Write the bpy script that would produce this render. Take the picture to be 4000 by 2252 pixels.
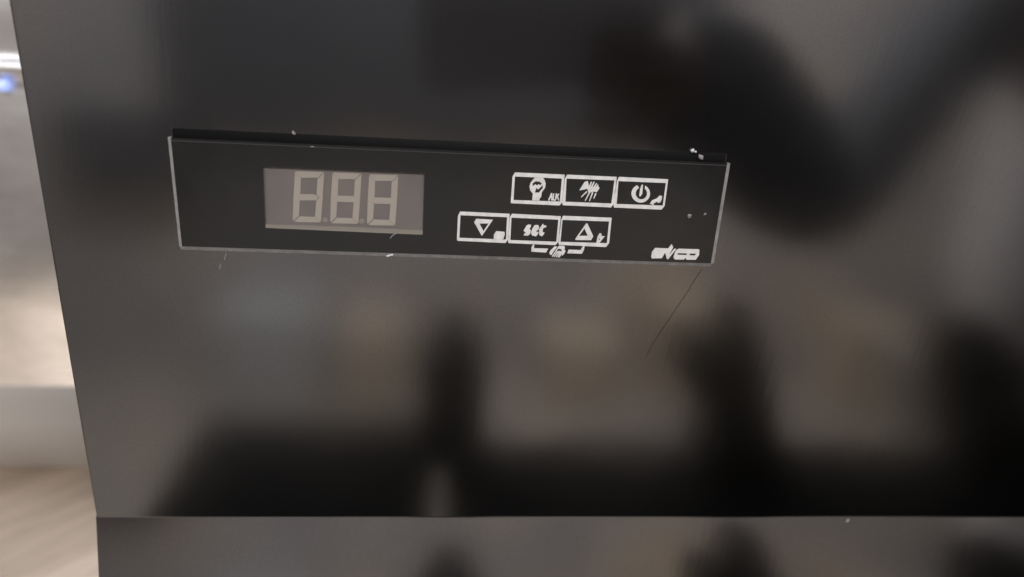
import bpy, bmesh, math, random
from mathutils import Matrix, Vector
random.seed(7)
for o in list(bpy.data.objects): bpy.data.objects.remove(o)
S = bpy.context.scene; C = S.collection

# ------------------------------------------------------------------ camera
LOC = Vector((-0.00382597, -0.24430174, 0.06410763))
AX = Vector((0.99530038, -0.07647426, 0.05940411))
AU = Vector((-0.02813899, 0.35857584, 0.9330764))
AB = Vector((-0.09265721, -0.93036286, 0.35473876))
cam = bpy.data.cameras.new('camera'); cam_o = bpy.data.objects.new('camera', cam); C.objects.link(cam_o)
cam_o.matrix_world = Matrix(((AX.x, AU.x, AB.x, LOC.x), (AX.y, AU.y, AB.y, LOC.y), (AX.z, AU.z, AB.z, LOC.z), (0, 0, 0, 1)))
cam.sensor_width = 36; cam.lens = 2890 / 4000 * 36; cam.clip_start = 0.01; cam.clip_end = 50
cam.dof.use_dof = True; cam.dof.focus_distance = 0.257; cam.dof.aperture_fstop = 5.0
S.camera = cam_o

# ------------------------------------------------------------------ world, lamps, exposure
wd = bpy.data.worlds.new('World'); S.world = wd; wd.use_nodes = True
bg = wd.node_tree.nodes['Background']; bg.inputs[0].default_value = (0.92, 0.90, 0.90, 1); bg.inputs[1].default_value = 0.22
def area(name, loc, aim, sx, sy, power, col):
    l = bpy.data.lights.new(name, 'AREA'); l.shape = 'RECTANGLE'; l.size = sx; l.size_y = sy; l.energy = power; l.color = col
    o = bpy.data.objects.new(name, l); C.objects.link(o); o.location = loc
    o.rotation_euler = (Vector(aim) - Vector(loc)).to_track_quat('-Z', 'Y').to_euler(); return o
area('ceiling_lamp', (0.05, -1.6, 1.35), (0.05, -1.6, -1), 2.4, 0.5, 104, (1.0, 0.982, 0.968))
area('bench_fill', (-0.75, -0.35, 1.1), (-0.4, 0.25, -0.3), 0.6, 0.25, 4.4, (0.93, 0.95, 1.0))  # unseen fill added to brighten the bench and splashback
vs = S.view_settings; vs.view_transform = 'Standard'; vs.look = 'None'; vs.exposure = 0; vs.gamma = 1; vs.use_curve_mapping = False
S.render.engine = 'CYCLES'; S.render.filter_size = 1.1

# ------------------------------------------------------------------ helpers
def unproj(u, v, y=0.0):
    """photo coordinate (4000 px wide) -> point on the plate's plane at depth y, used to lay out the print"""
    d = AX * ((u - 2000) / 2890) + AU * (-(v - 1126) / 2890) - AB
    return LOC + d * ((y - LOC.y) / d.y)
def Z2(p): return (1740 + p[0] * .34938, 620 + p[1] * .34938)
def ZC(p): return (1770 + p[0] * .12811, 820 + p[1] * .12811)
def ZE(p): return (2050 + p[0] * .13587, 830 + p[1] * .13587)
def ZA(p): return (1980 + p[0] * .13199, 660 + p[1] * .13199)
def ZF(p): return (2500 + p[0] * .15528, 930 + p[1] * .15528)
def ZG(p): return (1000 + p[0] * .26398, 630 + p[1] * .26398)

def mat(name, col, rough=.5, metal=0.0, spec=.5, **k):
    m = bpy.data.materials.new(name); m.use_nodes = True
    b = m.node_tree.nodes['Principled BSDF']
    b.inputs['Base Color'].default_value = (*col, 1); b.inputs['Roughness'].default_value = rough
    b.inputs['Metallic'].default_value = metal; b.inputs['Specular IOR Level'].default_value = spec
    for a, v in k.items(): b.inputs[a.replace('_', ' ')].default_value = v
    return m
def nodes(m): t = m.node_tree; return t.nodes, t.links, t.nodes['Principled BSDF']
def noise(m, scale, detail=3, rough=.5, stretch=None):
    n, l, _ = nodes(m)
    t = n.new('ShaderNodeTexNoise'); t.inputs['Scale'].default_value = scale; t.inputs['Detail'].default_value = detail; t.inputs['Roughness'].default_value = rough
    c = n.new('ShaderNodeTexCoord'); mp = n.new('ShaderNodeMapping')
    if stretch: mp.vector_type = 'TEXTURE'; mp.inputs['Scale'].default_value = stretch[0]; mp.inputs['Rotation'].default_value = stretch[1]
    l.new(c.outputs['Object'], mp.inputs[0]); l.new(mp.outputs[0], t.inputs['Vector']); return t.outputs['Fac']
def ramp(m, fac, stops):
    n, l, _ = nodes(m); r = n.new('ShaderNodeValToRGB'); e = r.color_ramp.elements
    while len(e) < len(stops): e.new(.5)
    for q, (p, c) in zip(e, stops): q.position = p; q.color = (*c, 1) if len(c) == 3 else c
    l.new(fac, r.inputs[0]); return r.outputs[0]
def bump(m, fac, strength, dist):
    n, l, b = nodes(m); q = n.new('ShaderNodeBump'); q.inputs['Strength'].default_value = strength; q.inputs['Distance'].default_value = dist
    l.new(fac, q.inputs['Height'])
    prev = b.inputs['Normal'].links
    if prev: l.new(prev[0].from_socket, q.inputs['Normal'])
    l.new(q.outputs[0], b.inputs['Normal'])
def put(m, sock, inp): nodes(m)[1].new(sock, nodes(m)[2].inputs[inp])

def tag(o, label=None, cat=None, group=None, kind=None):
    if label: o['label'] = label
    if cat: o['category'] = cat
    if group: o['group'] = group
    if kind: o['kind'] = kind
    return o
def empty(name, loc, label, cat):
    o = bpy.data.objects.new(name, None); o.empty_display_size = .02; C.objects.link(o); o.location = loc; tag(o, label, cat); return o
def link(name, me, m, parent=None, smooth=False):
    o = bpy.data.objects.new(name, me); C.objects.link(o)
    if m: me.materials.clear(); me.materials.append(m)
    if parent: o.parent = parent; o.matrix_parent_inverse = Matrix.Translation(-Vector(parent.location))
    if smooth:
        for p in me.polygons: p.use_smooth = True
    return o
def from_bm(name, bm, m, parent=None, smooth=False):
    me = bpy.data.meshes.new(name); bmesh.ops.recalc_face_normals(bm, faces=bm.faces); bm.to_mesh(me); bm.free(); return link(name, me, m, parent, smooth)
def abox(bm, a, b, mtx=None):
    vs_ = [bm.verts.new((x, y, z)) for x in (a[0], b[0]) for y in (a[1], b[1]) for z in (a[2], b[2])]
    for f in ((0, 1, 3, 2), (4, 6, 7, 5), (0, 4, 5, 1), (2, 3, 7, 6), (0, 2, 6, 4), (1, 5, 7, 3)): bm.faces.new([vs_[i] for i in f])
    if mtx: bmesh.ops.transform(bm, matrix=mtx, verts=vs_)
    return vs_
def box(name, a, b, m, parent=None, bev=0, seg=3, mtx=None):
    bm = bmesh.new(); abox(bm, a, b, mtx)
    if bev: bmesh.ops.bevel(bm, geom=bm.edges[:], offset=bev, segments=seg, affect='EDGES', profile=.6)
    return from_bm(name, bm, m, parent, False)
def prism(bm, loops, y0, th):
    """flat shape(s) in the plate's x-z plane -> thin slab from y0 towards the viewer; holes by even-odd fill"""
    cu = bpy.data.curves.new('tmp', 'CURVE'); cu.dimensions = '2D'; cu.fill_mode = 'BOTH'; cu.extrude = th / 2
    for lp in loops:
        s = cu.splines.new('POLY'); s.points.add(len(lp) - 1); s.use_cyclic_u = True
        for p, q in zip(s.points, lp): p.co = (q[0], q[1], 0, 1)
    ob = bpy.data.objects.new('tmp', cu); C.objects.link(ob)
    dg = bpy.context.evaluated_depsgraph_get(); me = bpy.data.meshes.new_from_object(ob.evaluated_get(dg))
    t = bmesh.new(); t.from_mesh(me); bmesh.ops.transform(t, matrix=Matrix(((1, 0, 0, 0), (0, 0, -1, y0 - th / 2), (0, 1, 0, 0), (0, 0, 0, 1))), verts=t.verts)
    me2 = bpy.data.meshes.new('t'); t.to_mesh(me2); t.free(); bm.from_mesh(me2)
    bpy.data.objects.remove(ob); bpy.data.curves.remove(cu); bpy.data.meshes.remove(me); bpy.data.meshes.remove(me2)
def pts(zf, L, y=0.0):
    return [(lambda w: (w.x, w.z))(unproj(*zf(p), y)) for p in L]
def stroke(a, b, w0, w1=None):
    w1 = w0 if w1 is None else w1
    a = Vector(a); b = Vector(b); d = (b - a).normalized(); n = Vector((-d.y, d.x))
    return [tuple(a + n * w0 / 2), tuple(a + n * w0 * .1 - d * w0 * .4), tuple(a - n * w0 / 2), tuple(b - n * w1 / 2), tuple(b + d * w1 * .4), tuple(b + n * w1 / 2)]

# ------------------------------------------------------------------ materials
M = {}
m = M['black_panel'] = mat('black_glossy_steel', (.215, .213, .216), .15, 1.0)
put(m, ramp(m, noise(m, 9, 4, .6), [(.3, (.115,) * 3), (.75, (.155,) * 3)]), 'Roughness')
bump(m, noise(m, 14, 2), .05, .003)
put(m, ramp(m, noise(m, 1300, 3, .7), [(.30, (.186, .184, .187)), (.70, (.226, .223, .226))]), 'Base Color')
bump(m, noise(m, 420, 3, .65, stretch=((1, 1, 14), (0, math.radians(4), 0))), .035, .0002)
m = M['slot'] = mat('dark_opening', (.012, .012, .012), .8, 0, .1)
M['gap_shade'] = mat('gap_shade_black', (.0045, .0045, .005), .75, 0, .12)  # black for the strip that paints the slot's soft shade
m = M['plate'] = mat('black_overlay_film', (.022, .0212, .0212), .22, 0, .5)
put(m, ramp(m, noise(m, 60, 5, .7), [(.3, (.12,) * 3), (.8, (.22,) * 3)]), 'Roughness')
put(m, ramp(m, noise(m, 140, 5, .75), [(.35, (.0100, .0098, .0098)), (.75, (.0130, .0126, .0124))]), 'Base Color')
bump(m, noise(m, 1500, 2), .05, .0002)
m = M['edge'] = mat('clear_frosted_edge', (.27, .255, .25), .38, 0, .5)
put(m, ramp(m, noise(m, 300, 4, .7), [(.3, (.14, .134, .131)), (.7, (.24, .23, .224))]), 'Base Color')
M['edge_dark'] = mat('grey_film_edge', (.027, .0265, .026), .5, 0, .4)  # dim grey line along the plate's top front edge
m = M['print'] = mat('white_print', (.78, .74, .72), .5, 0, .3)
put(m, ramp(m, noise(m, 350, 3, .6), [(.35, (.46, .448, .44)), (.65, (.57, .553, .543))]), 'Base Color')
m = M['led_face'] = mat('led_grey_face', (.20, .172, .166), .55, 0, .3)
put(m, ramp(m, noise(m, 70, 3), [(.3, (.14, .128, .126)), (.7, (.17, .150, .149))]), 'Base Color')
m = M['segment'] = mat('led_segment', (.36, .33, .30), .6, 0, .2)
m = M['ledge'] = mat('led_lower_ledge', (.235, .222, .20), .5, 0, .3)
m = M['pane'] = bpy.data.materials.new('smoked_window'); m.use_nodes = True
t = m.node_tree; t.nodes.remove(t.nodes['Principled BSDF']); tr = t.nodes.new('ShaderNodeBsdfTransparent'); tr.inputs[0].default_value = (.93, .92, .91, 1)
gl = t.nodes.new('ShaderNodeBsdfGlossy'); gl.inputs['Roughness'].default_value = .2; fr = t.nodes.new('ShaderNodeFresnel'); fr.inputs[0].default_value = 1.45
mx = t.nodes.new('ShaderNodeMixShader'); t.links.new(fr.outputs[0], mx.inputs[0]); t.links.new(tr.outputs[0], mx.inputs[1]); t.links.new(gl.outputs[0], mx.inputs[2])
t.links.new(mx.outputs[0], t.nodes['Material Output'].inputs[0])
m = M['steel'] = mat('brushed_steel', (.60, .585, .58), .33, 1.0)
put(m, ramp(m, noise(m, 16, 4, .6, stretch=((3, 1, 1), (0, 0, 0))), [(.3, (.26,) * 3), (.7, (.42,) * 3)]), 'Roughness')
put(m, ramp(m, noise(m, 30, 5, .65, stretch=((2, 1, 1), (0, 0, 0))), [(.32, (.50, .485, .475)), (.68, (.67, .655, .65))]), 'Base Color')
bump(m, noise(m, 300, 3, .6, stretch=((25, 1, 1), (0, 0, 0))), .12, .001)
m = M['worktop_steel'] = mat('worn_worktop_steel', (.62, .565, .51), .42, 1.0)
put(m, ramp(m, noise(m, 60, 4, .6, stretch=((7, 1, 1), (0, 0, math.radians(48)))), [(.3, (.62, .53, .445)), (.7, (.82, .715, .615))]), 'Base Color')
bump(m, noise(m, 120, 3, .6, stretch=((7, 1, 1), (0, 0, math.radians(48)))), .14, .002)
M['glow'] = mat('blue_glow', (.35, .42, .8), .3, 0, .5, Emission_Color=(.38, .5, 1, 1), Emission_Strength=.75)
M['lint'] = mat('white_lint', (.50, .50, .52), .8); M['hair'] = mat('dark_hair', (.02, .018, .016), .5)
M['scuff'] = mat('pale_scuff', (.22, .21, .205), .7)
m = M['wall'] = mat('beige_wall', (.56, .50, .47), .8)
put(m, ramp(m, noise(m, 2.6, 2, .5), [(.30, (.38, .37, .385)), (.5, (.55, .515, .505)), (.70, (.70, .60, .50))]), 'Base Color')
m = M['floor'] = mat('beige_floor', (.55, .48, .40), .6)
put(m, ramp(m, noise(m, 3.5, 4, .6), [(.3, (.33, .31, .30)), (.7, (.52, .45, .375))]), 'Base Color')
M['phone'] = mat('grey_phone', (.48, .48, .51), .5)
M['strip'] = mat('dull_taupe_strip', (.29, .268, .252), .6, 0, .3)
M['card'] = mat('cardboard', (.64, .54, .42), .9); M['greybox'] = mat('pale_grey_plastic', (.60, .61, .62), .6)
M['cabinet'] = mat('grey_cabinet', (.095, .096, .104), .7, 0, .2)
M['black'] = mat('black_laminate', (.006, .006, .006), .8, 0, .05)
M['black2'] = mat('black_plastic', (.018, .018, .019), .5, 0, .2)
M['skin'] = mat('skin', (.20, .145, .12), .6); M['shirt'] = mat('grey_shirt', (.78, .74, .73), .9); M['sleeve'] = mat('navy_sleeve', (.13, .134, .146), .9, 0, .1)
M['trousers'] = mat('dark_trousers', (.45, .41, .37), .9); M['hairdark'] = mat('brown_hair', (.05, .035, .025), .7)

# ------------------------------------------------------------------ fascia: a sheet-metal face, folded near the bottom
FY = .0015; X0, X1, ZT, ZFOLD = -.1344, .46, .16, -.1281
HX0, HX1, HZ0, HZ1 = -.0908, .0906, -.0165, .0209
fascia = empty('appliance_fascia', (0, FY, ZFOLD), 'glossy black sheet steel front of the appliance, folded near the bottom, blurred reflections in it', 'panel')
def sheet(name, V, F, parent, th=.0012, smooth=False):
    me = bpy.data.meshes.new(name); me.from_pydata(V, [], F); o = link(name, me, M['black_panel'], parent, smooth)
    s = o.modifiers.new('s', 'SOLIDIFY'); s.thickness = th; s.offset = -1
    b = o.modifiers.new('b', 'BEVEL'); b.width = .0003; b.segments = 2; b.limit_method = 'ANGLE'; b.angle_limit = math.radians(60)
    return o
xs = (X0, HX0, HX1, X1); zs = (ZFOLD - .004, HZ0, HZ1, ZT); V = [(x, FY, z) for z in zs for x in xs]
F = [(r * 4 + c, r * 4 + c + 1, r * 4 + c + 5, r * 4 + c + 4) for r in range(3) for c in range(3) if (r, c) != (1, 1)]
up = sheet('upper_face', V, F, fascia, .002); up.modifiers['b'].width = .0008; up.modifiers['b'].segments = 4
TL = math.radians(12); R = .0030; V = []; prof = []
tl = R * math.tan(TL / 2)
for i in range(13):
    a = TL * i / 12; prof.append((FY - .00003 - R * (1 - math.cos(a)), ZFOLD - R * math.sin(a)))
L = .10; prof.append((prof[-1][0] - L * math.sin(TL), prof[-1][1] - L * math.cos(TL)))
for y, z in prof: V += [(X0, y, z), (X1, y, z)]
F = [(2 * i + 2, 2 * i + 3, 2 * i + 1, 2 * i) for i in range(len(prof) - 1)]
low = sheet('lower_face', V, F, fascia); low.modifiers['b'].width = .00004
box('side_return', (X0 + .0002, FY + .0021, ZFOLD - .09), (X0 + .0014, FY + .035, ZT), M['black_panel'], fascia)
box('cabinet_body', (X0 + .004, FY + .036, -1.40), (X1, FY + .55, ZT), M['black2'], fascia, .004)
V = []; ng = 9
for x in (HX0 - .0003, HX1 + .0003):
    for i in range(ng): a = math.pi * i / (ng - 1); V.append((x, FY + .0010 - .0013 * math.sin(a), HZ1 - .0010 + .0029 * math.cos(a)))
me = bpy.data.meshes.new('gap_shade'); me.from_pydata(V, [], [(i, i + 1, ng + i + 1, ng + i) for i in range(ng - 1)] + [tuple(range(ng)), tuple(range(2 * ng - 1, ng - 1, -1))]); link('gap_shade', me, M['gap_shade'], fascia, True)  # rounded strip added to shade the slot's upper edge softly
box('slot_back', (HX0 - .004, FY + .012, HZ0 - .004), (HX1 + .004, FY + .014, HZ1 + .004), M['slot'], fascia)

# ------------------------------------------------------------------ control unit
cu_ = empty('control_unit', (0, FY, -.01875), 'flat black temperature control unit with three digit display and six outlined keys', 'controller')
PW, PH = .0925, .01875
# display opening
dTL, dTR, dBR, dBL = [(lambda w: (w.x, w.z))(unproj(*q)) for q in ((1025.5, 650), (1658, 676), (1651, 919), (1036, 892))]
outer = [(-PW + .0011, PH), (PW - .0011, PH), (PW - .0011, -PH + .0013), (-PW + .0011, -PH + .0013)]
bm = bmesh.new(); prism(bm, [outer, [dTL, dTR, dBR, dBL]], FY - .00005, FY - .00005)
plate = from_bm('overlay_plate', bm, M['plate'], cu_)
def edge_bar(name, a, b, w, nrm):
    """clear bevelled rim: front strip sloping away from the plate"""
    bm = bmesh.new(); (ax, az), (bx_, bz) = a, b; nx, nz = nrm
    q = [bm.verts.new(v) for v in ((ax, -.00004, az), (bx_, -.00004, bz), (bx_ + nx * w, .0005, bz + nz * w), (ax + nx * w, .0005, az + nz * w),
         (bx_ + nx * w, FY - .0001, bz + nz * w), (ax + nx * w, FY - .0001, az + nz * w), (bx_, FY - .0001, bz), (ax, FY - .0001, az))]
    for f in ((0, 1, 2, 3), (3, 2, 4, 5), (5, 4, 6, 7), (7, 6, 1, 0), (0, 3, 5, 7), (1, 6, 4, 2)): bm.faces.new([q[i] for i in f])
    return from_bm(name, bm, M['edge'], cu_)
edge_bar('clear_rim', (-PW + .00112, -PH + .0012), (-PW + .00112, PH + .0001), .0011, (-1, 0))
edge_bar('clear_rim', (PW - .00112, PH - .0002), (PW - .00112, -PH + .0012), .0013, (1, 0))
edge_bar('clear_rim', (PW - .0008, -PH + .00128), (-PW + .0005, -PH + .00128), .0013, (0, -1))
box('top_edge', (-PW + .0012, -.00006, PH - .0010), (PW - .0012, .00002, PH - .0007), M['edge_dark'], cu_)
# display module behind the opening
DD = .0011
def dp(L): return pts(ZG, L, DD)
cx = [dTL, dTR, dBR, dBL]; mx_, mz_ = sum(p[0] for p in cx) / 4, sum(p[1] for p in cx) / 4
bm = bmesh.new(); prism(bm, [[(mx_ + (p[0] - mx_) * 1.03, mz_ + (p[1] - mz_) * 1.06) for p in cx]], DD + .0003, .0003)
disp = from_bm('led_display', bm, M['led_face'], cu_)
D0 = {'a': [(582, 160), (600, 150), (1000, 162), (920, 245), (668, 247)], 'f': [(579, 164), (665, 250), (657, 490), (606, 526), (556, 526)],
      'b': [(1008, 171), (988, 537), (942, 537), (898, 499), (910, 264), (930, 250)], 'g': [(606, 526), (660, 492), (898, 499), (942, 537), (893, 590), (650, 582)],
      'e': [(556, 526), (606, 526), (648, 586), (636, 806), (556, 884), (546, 862)], 'c': [(893, 590), (942, 537), (988, 537), (962, 890), (950, 906), (874, 823)],
      'd': [(644, 818), (872, 826), (946, 908), (585, 902), (568, 892)]}
for i, (ox, oy) in enumerate(((0, 0), (553, 20), (1098, 46))):
    for k, P in D0.items():
        Q = P
        if k == 'g' and i == 0: Q = [(606, 526), (660, 490), (840, 490), (905, 512), (925, 540), (890, 580), (650, 582)]
        bm = bmesh.new(); prism(bm, [dp([(x + ox, y + oy) for x, y in Q])], DD, .00012)
        from_bm('display_segment', bm, M['segment'], disp)
for x, y in ((1022, 872), (1565, 890)):
    bm = bmesh.new(); prism(bm, [dp([(x + 42 * math.cos(a * .785 + .39), y + 38 * math.sin(a * .785 + .39)) for a in range(8)])], DD, .0001); from_bm('decimal_point', bm, M['ledge'], disp)
bm = bmesh.new(); prism(bm, [dp([(128, 928), (2492, 1018), (2480, 1105), (135, 1015)])], DD, .0006); from_bm('lower_ledge', bm, M['ledge'], disp)
bm = bmesh.new(); prism(bm, [[(mx_ + (p[0] - mx_) * .998, mz_ + (p[1] - mz_) * .998) for p in cx]], .00035, .0002); from_bm('window_pane', bm, M['pane'], cu_)

# keys, their icons, the bracket and the lettering: white print on the film
PY, PT = -.00002, .00006
def shape(name, parts, parent, m='print'):
    bm = bmesh.new()
    for i, (zf, loops) in enumerate(parts): prism(bm, [pts(zf, lp) for lp in loops], PY - i * .000006, PT)
    return from_bm(name, bm, M[m], parent)
KEYS = [([(750, 200), (778, 155), (1333, 180), (1305, 490), (1275, 525), (735, 500), (730, 490)], [(780, 207), (1297, 230), (1275, 475), (765, 458)], 'key with a light bulb icon'),
        ([(1335, 225), (1360, 180), (1915, 205), (1882, 505), (1850, 547), (1312, 522), (1305, 500)], [(1358, 230), (1885, 250), (1850, 497), (1345, 477)], 'key with a snowflake icon'),
        ([(1918, 250), (1940, 205), (2490, 232), (2450, 530), (2415, 572), (1885, 548), (1878, 520)], [(1938, 258), (2460, 280), (2425, 520), (1918, 502)], 'key with a power icon'),
        ([(140, 640), (165, 592), (718, 618), (700, 905), (670, 945), (135, 920), (128, 900)], [(172, 640), (685, 662), (672, 900), (160, 880)], 'key with a down triangle'),
        ([(720, 655), (745, 617), (1290, 645), (1262, 930), (1230, 968), (705, 945), (700, 925)], [(742, 667), (1258, 690), (1235, 925), (730, 905)], 'key marked set'),
        ([(1295, 685), (1315, 640), (1858, 662), (1830, 945), (1795, 990), (1270, 965), (1262, 945)], [(1312, 692), (1825, 710), (1800, 940), (1290, 925)], 'key with an up triangle')]
keys = []
for o, i, lab in KEYS:
    (a_, b_), (c_, d_), (e_, f_), (g_, h_) = i; i = [(a_ - 4, b_ - 6), (c_ + 4, d_ - 6), (e_ + 4, f_ + 6), (g_ - 4, h_ + 6)]
    k = shape('key', [(Z2, [o, i])], cu_); k['label'] = lab; keys.append(k)
k1, k2, k3, k4, k5, k6 = keys
shape('bulb_icon', [(ZA, [[(835, 262), (1070, 270), (1125, 350), (1148, 440), (1130, 565), (1035, 690), (1015, 830), (965, 890), (960, 940), (748, 935), (768, 735), (690, 640), (668, 530), (700, 415), (770, 325)],
       [(755, 520), (762, 430), (845, 372), (965, 380), (1040, 440), (985, 492), (940, 455), (885, 500), (850, 455), (800, 490)],
       [(872, 565), (930, 612), (1062, 480), (1062, 570), (945, 705), (830, 705)]])], k1)
shape('small_lettering', [(ZA, [stroke(a, b, w)]) for a, b, w in (((1240, 930), (1325, 730), 42), ((1325, 735), (1330, 930), 38), ((1385, 740), (1360, 925), 38), ((1365, 925), (1440, 920), 30), ((1465, 735), (1435, 920), 36),
       ((1535, 745), (1410, 945), 34), ((1470, 745), (1530, 930), 34))], k1)
shape('snowflake_icon', [(Z2, [[(1495, 357), (1555, 262), (1592, 250), (1608, 335), (1570, 342)]]), (Z2, [[(1655, 335), (1700, 300), (1724, 328), (1690, 378), (1640, 362)]]), (Z2, [[(1585, 335), (1655, 318), (1665, 368), (1600, 385)]])] +
      [(Z2, [stroke(a, b, w, w * .6)]) for a, b, w in (((1600, 345), (1632, 262), 22), ((1625, 335), (1662, 262), 20), ((1655, 330), (1690, 278), 20), ((1675, 335), (1706, 295), 18),
       ((1580, 370), (1518, 430), 16), ((1610, 380), (1562, 470), 16), ((1645, 380), (1610, 474), 16), ((1680, 392), (1658, 446), 16))], k2)
ring = [(2183 + 104 * math.cos(a), 392 - 101 * math.sin(a)) for a in [math.radians(112 + i * 310 / 40) for i in range(41)]]
ring += [(2190 + 63 * math.cos(a), 390 - 66 * math.sin(a)) for a in [math.radians(112 + (40 - i) * 300 / 40) for i in range(41)]]
shape('power_icon', [(Z2, [ring]), (Z2, [[(2190, 300), (2202, 288), (2208, 300), (2200, 395), (2175, 428), (2166, 415), (2175, 345)]])], k3)
shape('wrench_icon', [(Z2, [[(2283, 507), (2310, 467), (2360, 447), (2395, 413), (2422, 420), (2418, 457), (2400, 492), (2375, 497), (2365, 482), (2332, 500), (2325, 524), (2310, 526), (2305, 510)]])], k3)
shape('down_triangle', [(ZC, [[(640, 380), (705, 275), (1215, 305), (875, 800)], [(805, 420), (1080, 418), (925, 655)]])], k4)
shape('small_box_icon', [(ZC, [[(1240, 760), (1320, 650), (1570, 675), (1575, 760), (1525, 900), (1240, 905)]])], k4)
shape('set_lettering', [(ZC, [[(2148, 640), (2240, 480), (2290, 452), (2380, 458), (2368, 525), (2330, 575), (2375, 635), (2345, 740), (2280, 790), (2150, 787), (2165, 735), (2215, 692), (2160, 655)]]),
      (ZE, [[(185, 560), (215, 470), (280, 368), (380, 363), (412, 420), (392, 505), (315, 540), (392, 575), (385, 620), (320, 692), (210, 667), (180, 610)]]),
      (ZE, [[(415, 480), (520, 322), (545, 372), (625, 385), (600, 440), (545, 440), (515, 500), (515, 570), (567, 580), (550, 630), (490, 692), (420, 657), (410, 590)]])], k5)
shape('up_triangle', [(ZE, [[(1450, 765), (1765, 318), (1800, 322), (1968, 690), (1905, 802), (1460, 797)], [(1560, 678), (1715, 465), (1808, 675)]])], k6)
shape('small_leaf_icon', [(ZE, [[(2055, 880), (2090, 700), (2150, 598), (2200, 608), (2205, 672), (2250, 690), (2302, 685), (2210, 800), (2140, 885)], [(2120, 800), (2140, 720), (2155, 790)]])], k6)
shape('bracket', [(ZE, [[(190, 1010), (248, 905), (272, 905), (264, 1032), (670, 1042), (615, 1157), (188, 1132)]])], cu_)
shape('bracket', [(ZE, [[(1218, 1178), (1262, 1072), (1610, 1085), (1625, 1040), (1680, 968), (1720, 972), (1700, 1080), (1640, 1192)]])], cu_)
shape('defrost_icon', [(ZE, [[(705, 1165), (740, 1090), (860, 980), (935, 985), (845, 1105), (762, 1232), (715, 1205)]]), (ZE, [[(880, 1095), (985, 958), (1140, 965), (1152, 1030), (1105, 1120), (1060, 1120), (1055, 1065), (960, 1045), (905, 1115)]]),
      (ZE, [[(1058, 1242), (1105, 1085), (1150, 1075), (1172, 1112), (1130, 1195), (1082, 1242)]])] +
      [(ZE, [stroke(a, b, 38, 30)]) for a, b in (((905, 1110), (790, 1270)), ((960, 1120), (848, 1275)), ((1008, 1120), (905, 1282)), ((1042, 1130), (955, 1290)), ((1090, 1120), (990, 1285)))], cu_)
shape('maker_lettering', [(ZF, [[(280, 480), (300, 350), (385, 250), (705, 265), (795, 155), (835, 235), (745, 400), (750, 412), (862, 272), (912, 275), (705, 540), (668, 515), (642, 400), (620, 380), (600, 420), (548, 512), (300, 517)]]),
      (ZF, [[(845, 450), (900, 320), (970, 272), (1470, 285), (1492, 300), (1485, 430), (1400, 550), (1165, 547), (1142, 500), (1100, 547), (880, 542), (845, 510)],
            [(945, 384), (1180, 390), (1165, 432), (938, 424)], [(1245, 394), (1408, 396), (1376, 444), (1242, 434)]])], cu_)

# ------------------------------------------------------------------ lint, scuffs and a hair on the surfaces
def blob(name, u, v, ru, rv, rot, label, m='lint', y=-.0002, lumps=5):
    w = unproj(u, v, y); s = 12000.0; bm = bmesh.new()
    for i in range(lumps):
        a = random.uniform(-1, 1); t = bmesh.ops.create_icosphere(bm, subdivisions=2, radius=1)
        px_ = Matrix.Translation((a * ru / s * .7, random.uniform(-.1, .0) * rv / s, random.uniform(-.3, .3) * rv / s)) @ Matrix.Diagonal((ru / s * random.uniform(.3, .55), rv / s * .5, rv / s * random.uniform(.4, .8), 1))
        bmesh.ops.transform(bm, matrix=Matrix.Rotation(rot, 4, 'Y') @ px_, verts=t['verts'])
    for q in bm.verts: q.co += Vector([random.gauss(0, 1) for _ in range(3)]) * rv / s * .12
    o = from_bm(name, bm, M[m]); o.location = w; tag(o, label, 'lint'); return o
blob('lint_crumb', 2709, 592, 12, 10, .4, 'brightest white crumb on the top edge near the right corner of the control unit', y=.0006)
blob('lint_crumb', 2737, 612, 17, 10, .9, 'soft grey white crumb just right of the brightest crumb on the top edge', 'scuff', y=.0006)
blob('lint_crumb', 1148, 520, 5, 11, -.2, 'tiny pale speck above the top edge over the display', 'scuff', y=.0012)
blob('lint_crumb', 1522, 999, 15, 5, -.3, 'white fleck caught on the bottom rim below the display', y=-.0002)
blob('lint_crumb', 2693, 843, 7, 11, .5, 'small pale speck on the black film right of the power key', 'scuff', y=-.0001, lumps=3)
blob('lint_crumb', 2752, 836, 5, 8, .5, 'faintest speck on the film close to the right rim', 'scuff', y=-.0001, lumps=2)
blob('lint_crumb', 3308, 2028, 9, 12, .5, 'tiny pale speck on the folded lower face at right', 'scuff', y=.0010)
blob('lint_crumb', 1218, 574, 9, 3, .1, 'thin pale nick along the top edge of the control unit above the display', 'scuff', y=-.0001)
def fibre(name, P, y, r, m, label):
    cu = bpy.data.curves.new(name, 'CURVE'); cu.dimensions = '3D'; cu.bevel_depth = r; cu.bevel_resolution = 1; s = cu.splines.new('NURBS'); s.points.add(len(P) - 1); s.use_endpoint_u = True; s.order_u = 3
    for q, (u, v) in zip(s.points, P): w = unproj(u, v, y); q.co = (w.x, w.y, w.z, 1)
    ob = bpy.data.objects.new('tmp', cu); C.objects.link(ob); me = bpy.data.meshes.new_from_object(ob.evaluated_get(bpy.context.evaluated_depsgraph_get())); bpy.data.objects.remove(ob)
    return tag(link(name, me, M[m], None, True), label, 'fibre')
fibre('hair', [(2742, 1052), (2705, 1110), (2650, 1190), (2590, 1280), (2545, 1345), (2525, 1390)], FY - .0001, .000065, 'hair', 'fine dark hair on the panel running down from the right corner of the control unit')
fibre('fibre', [(886, 988), (880, 1003), (877, 1016)], FY - .0002, .00014, 'scuff', 'short pale fibre under the bottom rim left of the display')
fibre('fibre', [(862, 1032), (858, 1052)], FY - .0001, .00013, 'scuff', 'faint lower fibre beneath the short pale fibre at left')
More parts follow.
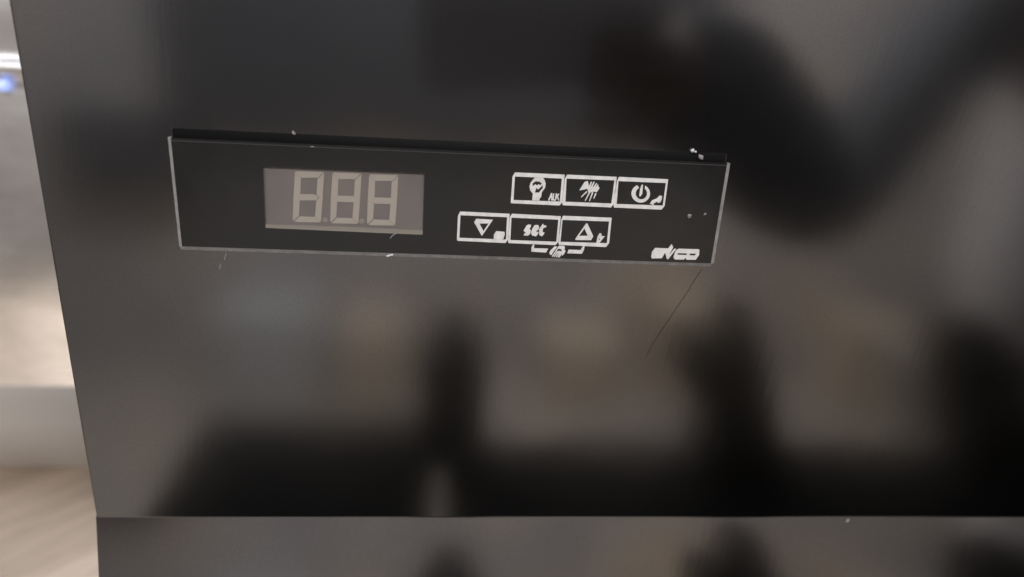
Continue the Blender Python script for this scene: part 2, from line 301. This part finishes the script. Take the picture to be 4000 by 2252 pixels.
fibre('fibre', [(1524, 932), (1530, 922), (1548, 912)], -.0002, .00014, 'scuff', 'thin pale curl just under the display window')

# ------------------------------------------------------------------ steel bench and splashback behind the left edge
WZ = -.2887
prof = [(.2705, WZ + .0002), (.2705, -.24), (.2703, -.222), (.2698, -.2190), (.268, -.212), (.2635, -.19), (.259, -.165), (.256, -.14), (.255, -.115), (.2562, -.09), (.2600, -.06), (.2645, -.03), (.2685, -.005), (.2695, .002),
        (.2675, .004), (.2645, .005), (.263, .008), (.2645, .012), (.268, .014), (.2695, .016), (.270, .02), (.2705, .034), (.2750, .124)]
V = []; xs = [-1.1, -.75, -.5, -.36, -.28, -.2, -.136]
for x in xs: V += [(x, y, z) for y, z in prof]
n = len(prof); F = [(c * n + i, (c + 1) * n + i, (c + 1) * n + i + 1, c * n + i + 1) for c in range(len(xs) - 1) for i in range(n - 1)]
me = bpy.data.meshes.new('steel_sheet'); me.from_pydata(V, [], F)
sb = empty('splashback', (-.6, .27, WZ), 'out of focus brushed steel splashback at the left beyond the black panel', 'splashback')
sh_ = link('steel_sheet', me, M['steel'], sb, True); q = sh_.modifiers.new('s', 'SOLIDIFY'); q.thickness = .002; q.offset = -1
bm = bmesh.new(); sp = [(.2663, WZ + .0002), (.2663, -.250), (.2665, -.240), (.2670, -.232), (.2678, -.226), (.2690, -.2215), (.2706, -.2185)]
vv = [[bm.verts.new((x, y, z)) for y, z in sp + [(.2709, -.2185), (.2709, WZ + .0002)]] for x in (-1.1, -.136)]
for i in range(len(vv[0])): k = (i + 1) % len(vv[0]); bm.faces.new((vv[0][i], vv[1][i], vv[1][k], vv[0][k]))
bm.faces.new(vv[0]); bm.faces.new(vv[1][::-1]); o = from_bm('reflection_band', bm, M['strip'], sb)  # added matte strip, its taupe stands in for darker reflections in the steel
for p in o.data.polygons: p.use_smooth = len(p.vertices) == 4 and abs(p.normal.x) < .1 and p.normal.y < -.2
bench = empty('steel_bench', (-.62, .1, -1.40), 'out of focus scratched steel worktop at the lower left behind the panel', 'bench')
box('worktop', (-1.1, -.02, WZ - .03), (-.137, .285, WZ), M['worktop_steel'], bench, .002)
for x in (-1.06, -.18):
    for y in (.02, .27): box('leg', (x - .018, y - .018, -1.40), (x + .018, y + .018, WZ - .031), M['steel'], bench, .002)
w = unproj(14, 335, .2665); bm = bmesh.new(); bmesh.ops.create_cone(bm, cap_ends=True, segments=24, radius1=.0042, radius2=.0030, depth=.006)
bmesh.ops.transform(bm, matrix=Matrix.Translation(w) @ Matrix.Rotation(math.pi / 2, 4, 'X'), verts=bm.verts)
tag(from_bm('blue_spot', bm, M['glow'], None, True), 'small blurred blue spot on the steel splashback at far left', 'glow_spot')  # small glowing cone gives the blue spot on the steel

# ------------------------------------------------------------------ the place the panel mirrors; furnishings guessed, added to give its blurs
FZ = -1.405
bm = bmesh.new(); abox(bm, (-4, -3.2, FZ - .05), (4, 1.2, FZ)); tag(from_bm('floor', bm, M['floor']), kind='structure')
bm = bmesh.new(); abox(bm, (-4, -2.75, FZ + .002), (4, -2.6, 1.6)); tag(from_bm('wall', bm, M['wall']), kind='structure')
def counter(x0, x1, y0, y1, label):
    r = empty('counter', ((x0 + x1) / 2, (y0 + y1) / 2, FZ), label, 'counter')
    box('counter_top', (x0, y0, -.605), (x1, y1, -.58), M['black'], r, .004); box('carcass', (x0 + .01, y0 + .02, FZ), (x1 - .01, y1 - .02, -.6055), M['black'], r, .003)
    return r
counter(-.380, -.009, -.83, -.33, 'narrow black counter mirrored low in the left half of the panel')
counter(.004, 1.15, -.77, -.33, 'wide black counter mirrored low in the right half of the panel')
cab = empty('wall_cabinet', (0, -2.6, -.45), 'wide grey wall cabinet mirrored in the upper half of the panel', 'cabinet')
box('carcass', (-1.0, -2.599, -.36), (.98, -2.52, .85), M['cabinet'], cab, .004)
for k in range(4): box('door', (-.995 + k * .494, -2.518, -.355), (-.995 + k * .494 + .488, -2.50, .845), M['cabinet'], cab, .003)
ov = empty('wall_oven', (-1.15, -2.6, -.72), 'dark oven on the wall mirrored left of the control unit', 'oven')
box('oven_body', (-1.38, -2.599, -.64), (-.90, -2.50, -.362), M['cabinet'], ov, .006); box('oven_door', (-1.36, -2.499, -.62), (-1.05, -2.485, -.38), M['cabinet'], ov, .004)
def lathe(name, prof, loc, m, label, cat, seg=24):
    V = []; F = []
    for r, z in prof: V += [(loc[0] + r * math.cos(a), loc[1] + r * math.sin(a), loc[2] + z) for a in [2 * math.pi * i / seg for i in range(seg)]]
    for j in range(len(prof) - 1):
        for i in range(seg): F.append((j * seg + i, j * seg + (i + 1) % seg, (j + 1) * seg + (i + 1) % seg, (j + 1) * seg + i))
    F.append(tuple(range(seg))[::-1]); F.append(tuple((len(prof) - 1) * seg + i for i in range(seg)))
    me = bpy.data.meshes.new(name); me.from_pydata(V, [], F); return tag(link(name, me, m, None, True), label, cat)
lathe('bottle', [(.046, 0), (.05, .004), (.05, .15), (.045, .185), (.03, .205), (.026, .21), (.026, .225)], (.016, -.72, -.579), M['black'], 'dark bottle mirrored as an upright blur below the keys', 'bottle')
for x0, x1, d, z1, mm, lab, cat in ((-.40, -.14, .30, -1.12, 'card', 'tan carton mirrored left of the dark bottle', 'carton'), (-.85, -.47, .25, -1.08, 'greybox', 'pale grey tub mirrored low under the display', 'tub'),
                                   (.40, .68, .30, -1.15, 'card', 'tan carton mirrored just right of the dark bottle', 'carton'), (.86, 1.10, .28, -1.02, 'card', 'taller tan carton mirrored left of the dark dispenser', 'carton'), (1.62, 1.95, .30, -1.06, 'card', 'tan carton mirrored between dispenser and till screen', 'carton')):
    cr = empty(cat, ((x0 + x1) / 2, -2.5, FZ), lab, cat)
    box('box_body', (x0, -2.59, FZ + .001), (x1, -2.59 + d, z1), M[mm], cr, .006); box('lid', (x0 - .004, -2.594, z1 + .0005), (x1 + .004, -2.586 + d, z1 + .02), M[mm], cr, .004)
def dark_machine(name, outline, y0, th, label, cat):
    r = empty(name, (outline[0][0], y0, -.579), label, cat); bm = bmesh.new(); prism(bm, [outline], y0, th)
    bmesh.ops.remove_doubles(bm, verts=bm.verts, dist=1e-6); from_bm('casing', bm, M['black'], r)
    xs_ = [p[0] for p in outline if p[1] < -.57]; box('base', (min(xs_) - .01, y0 - th - .012, -.5795), (max(xs_) + .01, y0 + .012, -.568), M['black'], r, .003)
dark_machine('dispenser', [(.40, -.5795), (.53, -.5795), (.505, -.50), (.475, -.42), (.448, -.35), (.436, -.325), (.412, -.325), (.40, -.37), (.352, -.375), (.350, -.44), (.395, -.452), (.402, -.50)], -.68, .09, 'dark dispenser with a short spout mirrored below the right end of the control unit', 'dispenser')
dark_machine('till_screen', [(.84, -.5795), (.99, -.5795), (.955, -.52), (.875, -.40), (.815, -.335), (.745, -.35), (.735, -.40), (.79, -.50)], -.68, .07, 'dark sloping till screen mirrored at the right border of the panel', 'screen')

# the photographer and the phone (the lens is the camera): mirrored out of focus in the upper half
ph = Matrix(((AX.x, AU.x, AB.x, LOC.x), (AX.y, AU.y, AB.y, LOC.y), (AX.z, AU.z, AB.z, LOC.z), (0, 0, 0, 1)))
phone = empty('phone', tuple(LOC), 'dark phone mirrored as a soft dark patch at the top of the panel', 'phone')
bm = bmesh.new(); abox(bm, (-.02, -.06, .002), (.14, .016, .0105)); bmesh.ops.bevel(bm, geom=bm.edges[:], offset=.002, segments=3, affect='EDGES'); bmesh.ops.transform(bm, matrix=ph, verts=bm.verts)
from_bm('phone_body', bm, M['phone'], phone)
def skin(name, P, E, m, parent, root=0, sub=2):
    me = bpy.data.meshes.new(name); me.from_pydata([p[0] for p in P], E, []); o = link(name, me, m, parent)
    s = o.modifiers.new('skin', 'SKIN'); s.use_smooth_shade = True
    for i, p in enumerate(P): sv = me.skin_vertices[0].data[i]; sv.radius = (p[1], p[1]) if not isinstance(p[1], tuple) else p[1]; sv.use_root = (i == root)
    q = o.modifiers.new('sub', 'SUBSURF'); q.levels = sub; q.render_levels = sub; return o
bx, by = 1.13, -1.0
per = empty('person', (bx, by, FZ), 'person in dark sleeves holding a phone, mirrored out of focus in the panel', 'person')
SL, SR = Vector((bx - .27, by + .08, .17)), Vector((bx + .19, by, .06))
EL, ER = (.495, -.69, -.165), (1.48, -1.02, -.22)
HL, HR = (.165, -.292, .030), (1.50, -1.02, -.50)
P = [((bx, by, -.50), .07), ((bx, by, -.25), .10), ((bx, by, .0), .11), ((bx, by, .10), .09), ((bx, by + .02, .17), .055), ((bx - .02, by + .03, .26), .085), ((bx - .02, by + .03, .35), .075)]
E_ = [(i, i + 1) for i in range(6)]
def arm(sh, sgn, elbow, hand):
    i = len(P); P.extend([(tuple(sh), .06), (elbow, .045), (hand, .03)]); E_.extend([(2, i), (i, i + 1), (i + 1, i + 2)])
    h = Vector(hand)
    for k in range(4):
        j = len(P); b = h + Vector((sgn * .03, .03, .018 - k * .018))
        P.extend([(tuple(b), .009), (tuple(b + Vector((sgn * .028, .012, 0))), .008), (tuple(b + Vector((sgn * .045, -.004, 0))), .007)]); E_.extend([(i + 2, j), (j, j + 1), (j + 1, j + 2)])
    j = len(P); P.extend([(tuple(h + Vector((sgn * .01, -.015, .03))), .010), (tuple(h + Vector((sgn * .035, -.02, .045))), .008)]); E_.extend([(i + 2, j), (j, j + 1)])
arm(SL, -1, EL, HL); arm(SR, -1, ER, HR)
i = len(P); P += [((bx - .08, by, -.60), .06), ((bx - .11, by, -.95), .055), ((bx - .11, by, -1.32), .045), ((bx - .11, by + .14, -1.37), .035), ((bx + .08, by, -.60), .06), ((bx + .11, by, -.95), .055), ((bx + .11, by, -1.32), .045), ((bx + .11, by + .14, -1.37), .035)]
E_ += [(0, i), (i, i + 1), (i + 1, i + 2), (i + 2, i + 3), (0, i + 4), (i + 4, i + 5), (i + 5, i + 6), (i + 6, i + 7)]
skin('body', P, E_, M['skin'], per)
skin('shirt', [((bx, by, -.55), .155), ((bx, by, -.25), .155), ((bx, by, .0), .175), ((bx, by, .09), .12)], [(0, 1), (1, 2), (2, 3)], M['shirt'], per)
for sh, el, hd in ((SL, EL, HL), (SR, ER, HR)):
    h = Vector(el).lerp(Vector(hd), 1.03)
    skin('sleeve', [(tuple(sh), .09), (tuple(sh.lerp(Vector(el), .5)), .085), (el, .072), (tuple(Vector(el).lerp(Vector(hd), .5)), .078), (tuple(h), .062)], [(0, 1), (1, 2), (2, 3), (3, 4)], M['sleeve'], per)
skin('trousers', [((bx, by, -.55), .15), ((bx - .1, by, -.64), .105), ((bx - .11, by, -.95), .078), ((bx - .11, by, -1.30), .066), ((bx + .1, by, -.64), .105), ((bx + .11, by, -.95), .078), ((bx + .11, by, -1.30), .066)], [(0, 1), (1, 2), (2, 3), (0, 4), (4, 5), (5, 6)], M['trousers'], per)
skin('hair', [((bx - .02, by - .02, .30), .09), ((bx - .02, by - .01, .40), .075)], [(0, 1)], M['hairdark'], per)
